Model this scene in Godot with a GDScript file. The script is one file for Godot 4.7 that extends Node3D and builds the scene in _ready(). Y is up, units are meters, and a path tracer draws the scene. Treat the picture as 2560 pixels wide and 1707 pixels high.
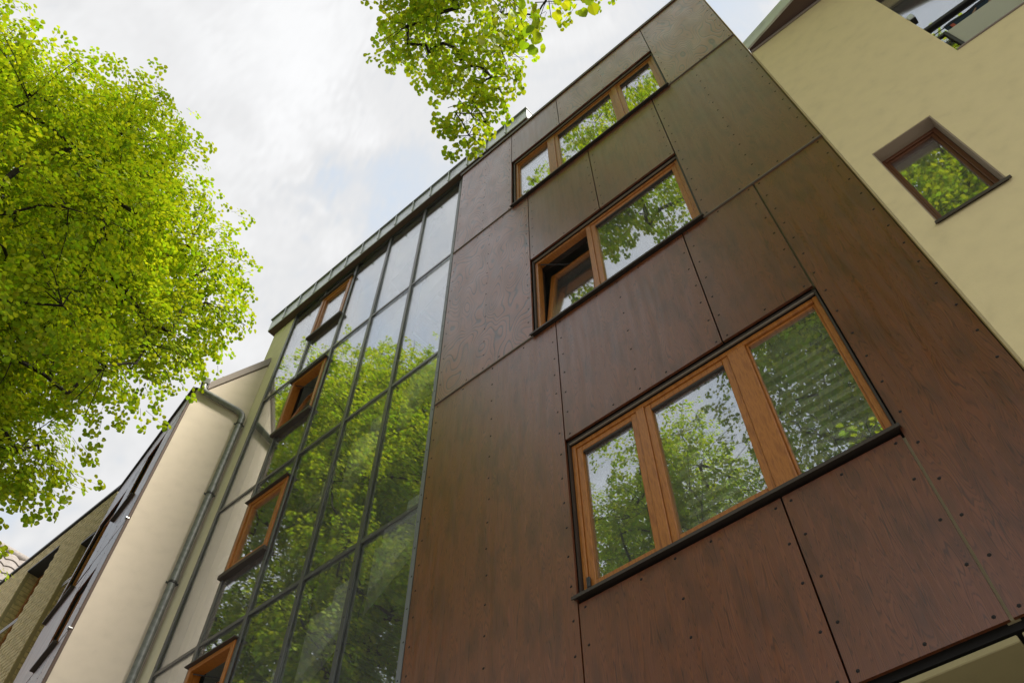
extends Node3D
# A plywood-clad house and a glazed stairwell in a narrow street, seen steeply upwards from the pavement.
# x runs along the facade, y up, z towards the street; the plywood facade lies at z = ZF.

const ZF := -3.2        # face of the plywood cladding
const ZG := -3.29       # plane of the stairwell glazing
var rng := RandomNumberGenerator.new()
var M := {}
var uvo := Vector2.ZERO # offset of the texture coordinates of the piece being built
var used_names := {}


# ------------------------------------------------------------------ helpers
func numbered(called: String) -> String:
	var n: int = used_names.get(called, 0)
	used_names[called] = n + 1
	return called if n == 0 else "%s_%03d" % [called, n]


func thing(called: String, label: String, category: String, at := Vector3.ZERO, group := "") -> Node3D:
	var o := Node3D.new()
	o.name = numbered(called)
	add_child(o)
	o.position = at
	tag(o, label, category, group)
	return o


func tag(o: Node, label: String, category: String, group := "") -> void:
	o.set_meta("label", label)
	o.set_meta("category", category)
	if group != "":
		o.set_meta("group", group)


func begin() -> SurfaceTool:
	var st := SurfaceTool.new()
	st.begin(Mesh.PRIMITIVE_TRIANGLES)
	return st


func part(parent: Node, called: String, st: SurfaceTool, mat: Material, stuff := false) -> MeshInstance3D:
	st.index()
	var o := MeshInstance3D.new()
	o.name = called
	o.mesh = st.commit()
	o.material_override = mat
	parent.add_child(o, true)
	if stuff:
		o.set_meta("kind", "stuff")
	return o


func group_part(parent: Node, called: String) -> Node3D:
	var o := Node3D.new()
	o.name = called
	parent.add_child(o, true)
	return o


func vert(st: SurfaceTool, p: Vector3, n: Vector3, along: int) -> void:
	st.set_normal(n)
	var uv := Vector2(p.x, p.y)
	if along == 0:
		uv = Vector2(p.z, p.y)
	elif along == 1:
		uv = Vector2(p.x, p.z)
	st.set_uv(uv + uvo)
	st.set_uv2(uv + uvo * 0.37)
	st.add_vertex(p)


func tri(st: SurfaceTool, a: Vector3, b: Vector3, c: Vector3, n: Vector3) -> void:
	var m := n.abs()
	var along := 2
	if m.x > m.y and m.x > m.z:
		along = 0
	elif m.y > m.z:
		along = 1
	if (c - a).cross(b - a).dot(n) < 0.0:
		var t := b
		b = c
		c = t
	vert(st, a, n, along)
	vert(st, b, n, along)
	vert(st, c, n, along)


func quad(st: SurfaceTool, a: Vector3, b: Vector3, c: Vector3, d: Vector3, n := Vector3.ZERO) -> void:
	if n == Vector3.ZERO:
		n = (c - a).cross(b - a).normalized()
	tri(st, a, b, c, n)
	tri(st, a, c, d, n)


# a box with chamfered edges
func box(st: SurfaceTool, lo: Vector3, hi: Vector3, ch := 0.0) -> void:
	var size := hi - lo
	ch = minf(ch, 0.45 * minf(size.x, minf(size.y, size.z)))
	for a in 3:
		var b := (a + 1) % 3
		var c := (a + 2) % 3
		for s in [-1, 1]:
			var p := []
			for k in [[-1, -1], [1, -1], [1, 1], [-1, 1]]:
				p.append(corner(lo, hi, ch, a, s, b, k[0], c, k[1]))
			var n := Vector3.ZERO
			n[a] = s
			quad(st, p[0], p[1], p[2], p[3], n)
			if ch <= 0.0:
				continue
			for s2 in [-1, 1]:
				var n2 := Vector3.ZERO
				n2[a] = s
				n2[b] = s2
				quad(st, corner(lo, hi, ch, a, s, b, s2, c, -1), corner(lo, hi, ch, a, s, b, s2, c, 1), corner(lo, hi, ch, b, s2, a, s, c, 1), corner(lo, hi, ch, b, s2, a, s, c, -1), n2.normalized())
	if ch > 0.0:
		for sx in [-1, 1]:
			for sy in [-1, 1]:
				for sz in [-1, 1]:
					tri(st, corner(lo, hi, ch, 0, sx, 1, sy, 2, sz), corner(lo, hi, ch, 1, sy, 0, sx, 2, sz), corner(lo, hi, ch, 2, sz, 0, sx, 1, sy), Vector3(sx, sy, sz).normalized())


func corner(lo: Vector3, hi: Vector3, ch: float, a: int, sa: int, b: int, sb: int, c: int, sc: int) -> Vector3:
	var p := Vector3.ZERO
	p[a] = hi[a] if sa > 0 else lo[a]
	p[b] = hi[b] - ch if sb > 0 else lo[b] + ch
	p[c] = hi[c] - ch if sc > 0 else lo[c] + ch
	return p


func bx(parent: Node, called: String, mat: Material, x0: float, x1: float, y0: float, y1: float, z0: float, z1: float, ch := 0.003) -> MeshInstance3D:
	var st := begin()
	box(st, Vector3(minf(x0, x1), minf(y0, y1), minf(z0, z1)), Vector3(maxf(x0, x1), maxf(y0, y1), maxf(z0, z1)), ch)
	return part(parent, called, st, mat)


# a flat polygon pulled out along e
func prism(st: SurfaceTool, pts: PackedVector3Array, e: Vector3) -> void:
	var n := (pts[1] - pts[0]).cross(pts[2] - pts[0]).normalized()
	var u := (pts[1] - pts[0]).normalized()
	var v := n.cross(u)
	var flat := PackedVector2Array()
	for p in pts:
		flat.append(Vector2(p.dot(u), p.dot(v)))
	var idx := Geometry2D.triangulate_polygon(flat)
	var out := n if n.dot(e) < 0.0 else -n
	for i in range(0, idx.size(), 3):
		tri(st, pts[idx[i]], pts[idx[i + 1]], pts[idx[i + 2]], out)
		tri(st, pts[idx[i]] + e, pts[idx[i + 1]] + e, pts[idx[i + 2]] + e, -out)
	var mid := Vector3.ZERO
	for p in pts:
		mid += p / pts.size()
	for i in pts.size():
		var a := pts[i]
		var b := pts[(i + 1) % pts.size()]
		var sn := (b - a).cross(e).normalized()
		# outward: turn by the winding of the polygon
		if n.dot(e) > 0.0:
			sn = sn
		else:
			sn = -sn
		if Geometry2D.is_polygon_clockwise(flat):
			sn = -sn
		quad(st, a, b, b + e, a + e, sn)


# tube through points with a radius at each
func tube(st: SurfaceTool, pts: PackedVector3Array, radii: PackedFloat32Array, sides := 6, cap := true) -> void:
	var ref := Vector3(0.31, 0.2, 0.93)
	var rings := []
	for i in pts.size():
		var t := (pts[mini(i + 1, pts.size() - 1)] - pts[maxi(i - 1, 0)]).normalized()
		if absf(t.dot(ref)) > 0.95:
			ref = Vector3(0.93, 0.31, 0.2)
		var u := t.cross(ref).normalized()
		var v := t.cross(u)
		ref = u.cross(t)
		var ring := []
		for k in sides:
			var a := TAU * k / sides
			ring.append((u * cos(a) + v * sin(a)))
		rings.append(ring)
	var len_ := 0.0
	for i in pts.size() - 1:
		var l2 := len_ + pts[i].distance_to(pts[i + 1])
		for k in sides:
			var k2 := (k + 1) % sides
			var n00: Vector3 = rings[i][k]
			var n01: Vector3 = rings[i][k2]
			var n10: Vector3 = rings[i + 1][k]
			var n11: Vector3 = rings[i + 1][k2]
			var p00 := pts[i] + n00 * radii[i]
			var p01 := pts[i] + n01 * radii[i]
			var p10 := pts[i + 1] + n10 * radii[i + 1]
			var p11 := pts[i + 1] + n11 * radii[i + 1]
			var u0 := float(k) / sides
			var u1 := float(k + 1) / sides
			tv(st, p00, n00, Vector2(u0, len_))
			tv(st, p10, n10, Vector2(u0, l2))
			tv(st, p11, n11, Vector2(u1, l2))
			tv(st, p00, n00, Vector2(u0, len_))
			tv(st, p11, n11, Vector2(u1, l2))
			tv(st, p01, n01, Vector2(u1, len_))
		len_ = l2
	if cap:
		for e in [0, pts.size() - 1]:
			var n := (pts[0] - pts[1]).normalized() if e == 0 else (pts[e] - pts[e - 1]).normalized()
			for k in range(1, sides - 1):
				tri(st, pts[e] + rings[e][0] * radii[e], pts[e] + rings[e][k] * radii[e], pts[e] + rings[e][k + 1] * radii[e], n)


func tv(st: SurfaceTool, p: Vector3, n: Vector3, uv: Vector2) -> void:
	st.set_normal(n)
	st.set_uv(uv)
	st.set_uv2(uv)
	st.add_vertex(p)


# a wall in a z plane with rectangular openings [x0, x1, y0, y1]
func wall(st: SurfaceTool, x0: float, x1: float, y0: float, y1: float, zf: float, zb: float, holes: Array) -> void:
	var xs := [x0, x1]
	var ys := [y0, y1]
	for h in holes:
		xs += [clampf(h[0], x0, x1), clampf(h[1], x0, x1)]
		ys += [clampf(h[2], y0, y1), clampf(h[3], y0, y1)]
	xs.sort()
	ys.sort()
	var solid := func(i: int, j: int) -> bool:
		if i < 0 or j < 0 or i >= xs.size() - 1 or j >= ys.size() - 1:
			return false
		var cx: float = (xs[i] + xs[i + 1]) / 2.0
		var cy: float = (ys[j] + ys[j + 1]) / 2.0
		for h in holes:
			if cx > h[0] and cx < h[1] and cy > h[2] and cy < h[3]:
				return false
		return true
	for i in xs.size() - 1:
		for j in ys.size() - 1:
			if xs[i + 1] - xs[i] < 1e-5 or ys[j + 1] - ys[j] < 1e-5 or not solid.call(i, j):
				continue
			var a: float = xs[i]
			var b: float = xs[i + 1]
			var c: float = ys[j]
			var d: float = ys[j + 1]
			quad(st, Vector3(a, c, zf), Vector3(b, c, zf), Vector3(b, d, zf), Vector3(a, d, zf), Vector3(0, 0, 1))
			quad(st, Vector3(a, c, zb), Vector3(b, c, zb), Vector3(b, d, zb), Vector3(a, d, zb), Vector3(0, 0, -1))
			var skip := func(k: int, step: int, along: Array) -> int:
				var q := k + step
				while q >= 0 and q < along.size() - 1 and along[q + 1] - along[q] < 1e-5:
					q += step
				return q
			if not solid.call(skip.call(i, -1, xs), j):
				quad(st, Vector3(a, c, zf), Vector3(a, d, zf), Vector3(a, d, zb), Vector3(a, c, zb), Vector3(-1, 0, 0))
			if not solid.call(skip.call(i, 1, xs), j):
				quad(st, Vector3(b, c, zf), Vector3(b, d, zf), Vector3(b, d, zb), Vector3(b, c, zb), Vector3(1, 0, 0))
			if not solid.call(i, skip.call(j, -1, ys)):
				quad(st, Vector3(a, c, zf), Vector3(b, c, zf), Vector3(b, c, zb), Vector3(a, c, zb), Vector3(0, -1, 0))
			if not solid.call(i, skip.call(j, 1, ys)):
				quad(st, Vector3(a, d, zf), Vector3(b, d, zf), Vector3(b, d, zb), Vector3(a, d, zb), Vector3(0, 1, 0))


# four bars round a rectangle
func ring(parent: Node, called: String, mat: Material, x0: float, x1: float, y0: float, y1: float, zf: float, zb: float, w: float, wb := -1.0) -> MeshInstance3D:
	var st := begin()
	if wb < 0.0:
		wb = w
	uvo = Vector2(rng.randf() * 3.0, rng.randf() * 3.0)
	box(st, Vector3(x0, y0, zb), Vector3(x0 + w, y1, zf), 0.004)
	box(st, Vector3(x1 - w, y0, zb), Vector3(x1, y1, zf), 0.004)
	box(st, Vector3(x0 + w, y0, zb), Vector3(x1 - w, y0 + wb, zf - 0.002), 0.004)
	box(st, Vector3(x0 + w, y1 - w, zb), Vector3(x1 - w, y1, zf - 0.002), 0.004)
	return part(parent, called, st, mat)


# a double-glazed unit: two sheets of glass with an air gap
func pane(parent: Node, x0: float, x1: float, y0: float, y1: float, z: float) -> MeshInstance3D:
	var st := begin()
	box(st, Vector3(x0, y0, z - 0.006), Vector3(x1, y1, z))
	box(st, Vector3(x0, y0, z - 0.03), Vector3(x1, y1, z - 0.024))
	st.index()
	var me := st.commit()
	# the sun-protection coating on the inner face of the outer sheet
	var co := begin()
	quad(co, Vector3(x0, y0, z - 0.008), Vector3(x1, y0, z - 0.008), Vector3(x1, y1, z - 0.008), Vector3(x0, y1, z - 0.008), Vector3(0, 0, 1))
	me = co.commit(me)
	me.surface_set_material(0, M.glass)
	me.surface_set_material(1, M.coating)
	var o := MeshInstance3D.new()
	o.name = "pane"
	o.mesh = me
	parent.add_child(o, true)
	return o


# ------------------------------------------------------------------ materials
func srgb(r: float, g: float, b: float) -> Color:
	return Color(r, g, b).linear_to_srgb()


func mat(called: String, c: Color, rough: float, metal := 0.0) -> StandardMaterial3D:
	var m := StandardMaterial3D.new()
	m.resource_name = called
	m.albedo_color = c
	m.roughness = rough
	m.metallic = metal
	M[called] = m
	return m


func noise_tex(freq: float, octaves: int, stops: Array, seed_: int, size := 512, warp := 0.0, type := FastNoiseLite.TYPE_SIMPLEX_SMOOTH) -> NoiseTexture2D:
	var n := FastNoiseLite.new()
	n.seed = seed_
	n.noise_type = type
	n.frequency = freq
	n.fractal_type = FastNoiseLite.FRACTAL_FBM if octaves > 1 else FastNoiseLite.FRACTAL_NONE
	n.fractal_octaves = octaves
	if warp > 0.0:
		n.domain_warp_enabled = true
		n.domain_warp_amplitude = warp
		n.domain_warp_fractal_type = FastNoiseLite.DOMAIN_WARP_FRACTAL_NONE
		n.domain_warp_frequency = freq * 1.6
	var t := NoiseTexture2D.new()
	t.width = size
	t.height = size
	t.seamless = true
	t.noise = n
	var g := Gradient.new()
	var offs := PackedFloat32Array()
	var cols := PackedColorArray()
	for s in stops:
		offs.append(s[0])
		cols.append(s[1])
	g.offsets = offs
	g.colors = cols
	t.color_ramp = g
	return t


func grey(v: float) -> Color:
	return Color(v, v, v)


# a ramp that turns a smooth field into the contour lines of peeled veneer
func veneer_ramp(lo: Color, hi: Color, bands: int) -> Array:
	var stops := []
	for k in bands:
		var a := float(k) / bands
		stops.append([a, hi.lerp(lo, 0.15 * rng.randf())])
		stops.append([a + 0.62 / bands, hi.lerp(lo, 0.1 + 0.35 * rng.randf())])
		stops.append([a + 0.85 / bands, lo.lerp(hi, 0.35 * rng.randf())])
	stops.append([1.0, hi])
	return stops


# mostly plain, with a narrow dark line at each step
func line_ramp(lo: Color, hi: Color, bands: int) -> Array:
	var stops := []
	for k in bands:
		var a := float(k) / bands
		stops.append([a, hi])
		stops.append([a + 0.60 / bands, hi.lerp(lo, 0.15 * rng.randf())])
		stops.append([a + 0.80 / bands, lo.lerp(hi, 0.6 * rng.randf())])
		stops.append([a + 0.95 / bands, hi])
	stops.append([1.0, hi])
	return stops


func triplanar(m: StandardMaterial3D, scale_: float, world := true) -> void:
	m.uv1_triplanar = true
	m.uv1_world_triplanar = world
	m.uv1_scale = Vector3.ONE * scale_


func plaster(called: String, c: Color, seed_: int) -> StandardMaterial3D:
	var m := mat(called, c, 0.92)
	triplanar(m, 0.45)
	m.albedo_texture = noise_tex(0.011, 7, [[0.0, grey(0.945)], [0.3, grey(0.975)], [0.5, grey(0.985)], [0.75, grey(0.995)], [1.0, Color(0.98, 0.985, 0.97)]], seed_, 1024)
	m.heightmap_enabled = true
	m.heightmap_texture = noise_tex(0.16, 3, [[0.0, grey(0.0)], [1.0, grey(1.0)]], seed_ + 7, 1024)
	m.heightmap_scale = 0.06
	return m


func make_materials() -> void:
	# film-faced plywood: brown, slightly glossy, with the veneer standing out in relief
	for k in 4:
		var tone: float = [1.0, 0.86, 1.12, 0.95][k]
		var m := mat("plywood_%d" % k, srgb(0.200 * tone, 0.060 * tone, 0.019 * tone), 0.36)
		m.metallic_specular = 0.5
		m.uv1_scale = Vector3(0.34, 0.15, 1.0) if k == 2 else Vector3(1.5, 0.10, 1.0)
		if k == 0:
			M.veneer = noise_tex(0.008, 2, veneer_ramp(Color(0.58, 0.54, 0.54), Color(1.0, 1.0, 1.0), 14), 11, 1024, 26.0)
			M.veneer_h = noise_tex(0.008, 2, veneer_ramp(grey(0.0), grey(1.0), 14), 11, 1024, 26.0)
			M.blotch = noise_tex(0.012, 5, [[0.0, Color(0.80, 0.79, 0.80)], [0.35, Color(0.92, 0.91, 0.91)], [0.5, Color(1, 0.98, 0.96)], [0.68, Color(1, 1, 1)], [1.0, Color(1.0, 0.93, 0.82)]], 23, 512)
			M.rough = noise_tex(0.02, 5, [[0.0, grey(0.62)], [1.0, grey(1.0)]], 31, 512)
			# swirling, knotty veneer with narrow raised lines
			M.knotty = noise_tex(0.0055, 2, line_ramp(Color(0.34, 0.31, 0.31), Color(1, 1, 1), 11), 12, 1024, 45.0)
			M.knotty_h = noise_tex(0.0055, 2, line_ramp(grey(0.0), grey(1.0), 11), 12, 1024, 45.0)
		m.albedo_texture = M.knotty if k == 2 else M.veneer
		m.heightmap_enabled = true
		m.heightmap_texture = M.knotty_h if k == 2 else M.veneer_h
		m.heightmap_scale = [0.08, 0.06, 0.20, 0.06][k]
		m.detail_enabled = true
		m.detail_albedo = M.blotch
		m.detail_blend_mode = BaseMaterial3D.BLEND_MODE_MUL
		m.detail_uv_layer = BaseMaterial3D.DETAIL_UV_2
		m.uv2_scale = Vector3(0.9, 0.32, 1.0)
		m.roughness_texture = M.rough
		m.roughness = 0.46
		m.clearcoat_enabled = true
		m.clearcoat = 0.65
		m.clearcoat_roughness = 0.30
	mat("ply_edge", srgb(0.30, 0.22, 0.08), 0.7)
	mat("membrane", srgb(0.012, 0.011, 0.010), 0.9)
	mat("batten", srgb(0.42, 0.36, 0.22), 0.8)
	mat("olive_batten", srgb(0.15, 0.14, 0.07), 0.8)
	mat("screw", srgb(0.010, 0.007, 0.006), 0.8)
	plaster("yellow_plaster", srgb(0.80, 0.68, 0.38), 101)
	plaster("cream_plaster", srgb(0.68, 0.59, 0.48), 131)
	plaster("pale_plaster", srgb(0.80, 0.74, 0.55), 151)
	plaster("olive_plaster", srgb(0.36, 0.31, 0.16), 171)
	# larch window frames
	var w := mat("larch", srgb(0.42, 0.155, 0.024), 0.42)
	w.uv1_scale = Vector3(9.0, 1.3, 1.0)
	w.albedo_texture = noise_tex(0.008, 4, [[0.0, Color(0.80, 0.74, 0.66)], [0.45, Color(0.95, 0.93, 0.9)], [0.55, Color(1, 1, 1)], [1.0, Color(0.82, 0.76, 0.66)]], 201, 512)
	w.clearcoat_enabled = true
	w.clearcoat = 0.25
	w.clearcoat_roughness = 0.3
	mat("dark_metal", srgb(0.045, 0.045, 0.045), 0.42, 0.35)
	mat("bar_metal", srgb(0.15, 0.15, 0.155), 0.33, 0.55)
	mat("brown_metal", srgb(0.055, 0.042, 0.034), 0.5, 0.2)
	mat("head_metal", srgb(0.20, 0.17, 0.13), 0.6, 0.1)
	mat("bolt", srgb(0.35, 0.34, 0.32), 0.35, 0.8)
	var z := mat("zinc", srgb(0.62, 0.65, 0.67), 0.36, 0.55)
	triplanar(z, 0.8)
	z.albedo_texture = noise_tex(0.01, 5, [[0.0, grey(0.78)], [0.5, grey(0.96)], [1.0, grey(1.0)]], 211, 512)
	var p := mat("pipe_zinc", srgb(0.23, 0.24, 0.235), 0.45, 0.35)
	triplanar(p, 1.2)
	p.albedo_texture = noise_tex(0.016, 5, [[0.0, grey(0.72)], [0.45, grey(0.90)], [0.6, grey(0.96)], [1.0, Color(1.0, 0.98, 0.94)]], 213, 512)
	var e := mat("edge_metal", srgb(0.22, 0.23, 0.24), 0.45, 0.4)
	e.metallic_specular = 0.5
	mat("soffit", srgb(0.085, 0.050, 0.036), 0.7)
	mat("dark_wood", srgb(0.12, 0.042, 0.016), 0.45)
	mat("lining", srgb(0.34, 0.27, 0.20), 0.7)
	mat("taupe_metal", srgb(0.26, 0.22, 0.20), 0.5, 0.25)
	mat("interior_wall", srgb(0.42, 0.41, 0.36), 0.9)
	mat("room_wall", srgb(0.36, 0.33, 0.28), 0.9)
	mat("stair_white", srgb(0.86, 0.88, 0.80), 0.8)
	mat("tread_wood", srgb(0.16, 0.075, 0.03), 0.6)
	mat("slat", srgb(0.58, 0.60, 0.50), 0.55)
	mat("black_metal", srgb(0.02, 0.02, 0.02), 0.5, 0.3)
	mat("rib_panel", srgb(0.50, 0.52, 0.40), 0.6)
	mat("steel", srgb(0.5, 0.5, 0.5), 0.35, 0.9)
	var bk := mat("brick", srgb(0.74, 0.60, 0.32), 0.85)
	triplanar(bk, 0.9)
	bk.albedo_texture = noise_tex(0.02, 4, [[0.0, grey(0.74)], [0.5, grey(0.95)], [1.0, grey(1.0)]], 221, 512)
	mat("mortar", srgb(0.42, 0.35, 0.20), 0.95)
	var ti := mat("tile", srgb(0.30, 0.27, 0.25), 0.75)
	triplanar(ti, 1.5)
	ti.albedo_texture = noise_tex(0.02, 4, [[0.0, grey(0.7)], [0.5, grey(0.95)], [1.0, grey(1.0)]], 223, 512)
	# glass
	var g := mat("glass", Color(1, 1, 1, 0.02), 0.0)
	g.transparency = BaseMaterial3D.TRANSPARENCY_ALPHA
	g.metallic_specular = 0.6
	var co := mat("coating", Color(0.86, 0.90, 0.94, 0.52), 0.0, 1.0)
	co.transparency = BaseMaterial3D.TRANSPARENCY_ALPHA
	var white := Image.create(4, 4, false, Image.FORMAT_RGBA8)
	white.fill(Color.WHITE)
	co.albedo_texture = ImageTexture.create_from_image(white)
	# bark and leaves
	var b := mat("bark", srgb(0.055, 0.042, 0.032), 0.9)
	b.uv1_scale = Vector3(3.0, 0.8, 1.0)
	b.albedo_texture = noise_tex(0.02, 4, [[0.0, grey(0.45)], [0.5, grey(0.9)], [1.0, grey(1.0)]], 231, 512)
	b.heightmap_enabled = true
	b.heightmap_texture = noise_tex(0.02, 4, [[0.0, grey(0.0)], [1.0, grey(1.0)]], 231, 512)
	b.heightmap_scale = 1.5
	var lf := mat("leaf", Color(1, 1, 1), 0.5)
	lf.vertex_color_use_as_albedo = true
	lf.backlight_enabled = true
	lf.backlight = Color(1.0, 1.0, 0.55)
	lf.metallic_specular = 0.4
	var a := mat("asphalt", srgb(0.055, 0.055, 0.056), 0.9)
	triplanar(a, 0.8)
	a.albedo_texture = noise_tex(0.1, 4, [[0.0, grey(0.7)], [1.0, grey(1.0)]], 241, 512)
	var pv := mat("paving", srgb(0.26, 0.25, 0.235), 0.9)
	triplanar(pv, 0.6)
	pv.albedo_texture = noise_tex(0.02, 5, [[0.0, grey(0.72)], [1.0, grey(1.0)]], 243, 512)
	mat("kerb", srgb(0.30, 0.30, 0.29), 0.9)
	mat("blue_cloth", srgb(0.012, 0.03, 0.05), 0.85)
	mat("red_cloth", srgb(0.40, 0.09, 0.05), 0.85)
	mat("tan_cloth", srgb(0.30, 0.19, 0.12), 0.85)


# ------------------------------------------------------------------ plywood cladding
func screws(st: SurfaceTool, pts: Array, z: float, r := 0.0095) -> void:
	for q in pts:
		var c := Vector3(q[0] + rng.randf_range(-0.006, 0.006), q[1] + rng.randf_range(-0.01, 0.01), z)
		var top := c + Vector3(0, 0, 0.003)
		for k in 6:
			var a := TAU * k / 6.0
			var b := TAU * (k + 1) / 6.0
			var p0 := c + Vector3(cos(a), sin(a), 0) * r
			var p1 := c + Vector3(cos(b), sin(b), 0) * r
			tri(st, p0, p1, top, Vector3(cos((a + b) / 2.0), sin((a + b) / 2.0), 1.6).normalized())


# one sheet with its screws along the edges and down the inner studs
func panel(parent: Node, xf: Transform3D, x0: float, x1: float, y0: float, y1: float, zf: float, step := 0.225, k := -1, inner := true) -> void:
	var g := 0.005
	uvo = Vector2(rng.randf() * 7.0, rng.randf() * 9.0)
	var st := begin()
	box(st, Vector3(x0 + g, y0 + g, zf - 0.02), Vector3(x1 - g, y1 - g, zf))
	var p := part(parent, "panel", st, M["plywood_%d" % (k if k >= 0 else rng.randi() % 4)])
	p.transform = xf
	var pts := []
	var n := maxi(1, roundi((y1 - y0 - 0.09) / step))
	var cols := [x0 + 0.045, x1 - 0.045]
	var studs := roundi((x1 - x0) / 0.62)
	if inner:
		for s in range(1, studs):
			cols.append(lerpf(x0, x1, float(s) / studs))
	for x in cols:
		for j in n + 1:
			pts.append([x, lerpf(y0 + 0.045, y1 - 0.045, float(j) / n)])
	var rows := roundi((x1 - x0) / 0.4)
	for j in range(1, rows):
		var x := lerpf(x0, x1, float(j) / rows)
		pts.append([x, y0 + 0.05])
		pts.append([x, y1 - 0.05])
	var s2 := begin()
	screws(s2, pts, zf)
	part(p, "screws", s2, M.screw, true)


func sill(parent: Node, x0: float, x1: float, y: float, z: float, out := 0.036, mat_ := "brown_metal") -> void:
	var st := begin()
	# a sloping sheet folded down at its front edge
	var prof := PackedVector3Array([Vector3(x0, y + 0.012, z - 0.09), Vector3(x0, y, z + out), Vector3(x0, y - 0.022, z + out), Vector3(x0, y - 0.022, z + out - 0.006), Vector3(x0, y - 0.006, z + out - 0.006), Vector3(x0, y + 0.004, z - 0.09)])
	prism(st, prof, Vector3(x1 - x0, 0, 0))
	part(parent, "sill", st, M[mat_])


func plywood_house() -> void:
	var h := thing("plywood_house", "tall narrow house clad in dark brown glossy plywood panels with larch windows", "house", Vector3(-1.67, 0, ZF))
	var off := -h.position
	# parts are given in world coordinates and moved into the house's own
	var W := [[-2.72, -0.496, 10.545, 11.94], [-2.48, -0.717, 7.585, 8.96], [-2.235, -0.262, 4.646, 6.01]]
	var xr := 0.335
	# backing wall with openings
	var st := begin()
	wall(st, -3.68, xr, 3.53, 12.98, ZF - 0.045, ZF - 0.2, W)
	part(h, "wall", st, M.membrane).position = off
	# battens that show in two joints: the lower pale, the upper darker olive
	for y in [[3.56, 4.60, M.batten], [6.03, 7.56, M.olive_batten]]:
		bx(h, "batten", y[2], -0.285, -0.235, y[0], y[1], ZF - 0.044, ZF - 0.0205, 0.0).position = off
	# panels: row of the top window
	var P := [
		[-3.68, -2.735, 10.545, 12.97, 2], [-2.735, -1.925, 11.945, 12.97, 0], [-1.925, -0.494, 11.945, 12.97, 2], [-0.494, xr, 10.545, 12.97, 2],
		# row of the middle window
		[-3.68, -2.485, 7.585, 10.525, 2], [-2.485, -1.6, 8.965, 10.525, 0], [-1.6, -0.717, 8.965, 10.525, 0], [-0.717, xr, 7.585, 10.525, 1],
		# row of the lowest window
		[-3.68, -2.232, 3.55, 7.565, 0], [-2.232, -0.92, 6.015, 7.565, 3], [-0.92, -0.262, 6.015, 7.565, 1], [-0.258, xr, 3.55, 7.565, 1], [-2.232, -0.92, 3.55, 4.615, 3], [-0.92, -0.262, 3.55, 4.615, 1]]
	for q in P:
		panel(h, Transform3D(Basis(), off), q[0], q[1], q[2], q[3], ZF, 0.225, q[4])
	# folded flashings in the two storey joints
	for q in [[-3.68, -2.72, 10.535], [-0.49, xr + 0.004, 10.535], [-3.68, -2.48, 7.575], [-0.71, xr + 0.004, 7.575]]:
		bx(h, "flashing", M.head_metal, q[0], q[1], q[2] - 0.006, q[2] + 0.004, ZF - 0.04, ZF + 0.012, 0.001).position = off
	# pale cut edge of the sheets at the right-hand corner, and the corner trim
	bx(h, "edge_strip", M.ply_edge, xr + 0.001, xr + 0.012, 3.55, 12.97, ZF - 0.06, ZF - 0.003, 0.002).position = off
	# plywood also closes the flank that rises above the neighbour
	uvo = Vector2(2.3, 1.1)
	bx(h, "side_panel", M.plywood_1, xr - 0.009, xr - 0.001, 3.55, 12.77, -7.5, ZF - 0.205, 0.0).position = off
	# parapet cap
	bx(h, "parapet_cap", M.dark_metal, -3.71, xr + 0.03, 12.975, 13.005, ZF - 0.32, ZF + 0.022, 0.004).position = off
	bx(h, "parapet_drip", M.taupe_metal, -3.71, xr + 0.03, 12.955, 12.974, ZF + 0.008, ZF + 0.020, 0.002).position = off
	# roof, floors, side and back walls, so that the rooms are closed
	bx(h, "roof", M.membrane, -3.66, xr - 0.01, 12.78, 12.95, -7.5, ZF - 0.21, 0.0).position = off
	for y in [3.60, 6.95, 9.88]:
		bx(h, "floor", M.interior_wall, -3.6, xr - 0.1, y, y + 0.28, -7.38, ZF - 0.21, 0.0).position = off
	bx(h, "side_wall", M.interior_wall, -3.66, -3.61, 3.55, 12.77, -7.38, ZF - 0.21, 0.0).position = off
	bx(h, "side_wall", M.interior_wall, xr - 0.09, xr - 0.01, 3.55, 12.77, -7.38, ZF - 0.21, 0.0).position = off
	bx(h, "back_wall", M.room_wall, -3.66, xr - 0.01, 0.0, 12.77, -7.5, -7.39, 0.0).position = off
	# soffit over the recessed ground floor, below an open gap, and the ground-floor wall
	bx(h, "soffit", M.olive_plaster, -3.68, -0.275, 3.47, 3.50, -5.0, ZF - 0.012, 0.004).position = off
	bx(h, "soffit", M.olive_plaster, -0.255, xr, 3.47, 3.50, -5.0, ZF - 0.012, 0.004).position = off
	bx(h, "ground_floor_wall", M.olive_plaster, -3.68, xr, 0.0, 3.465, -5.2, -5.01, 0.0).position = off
	# windows
	for k in 3:
		window_in_cladding(h, off, W[k], k)


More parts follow.
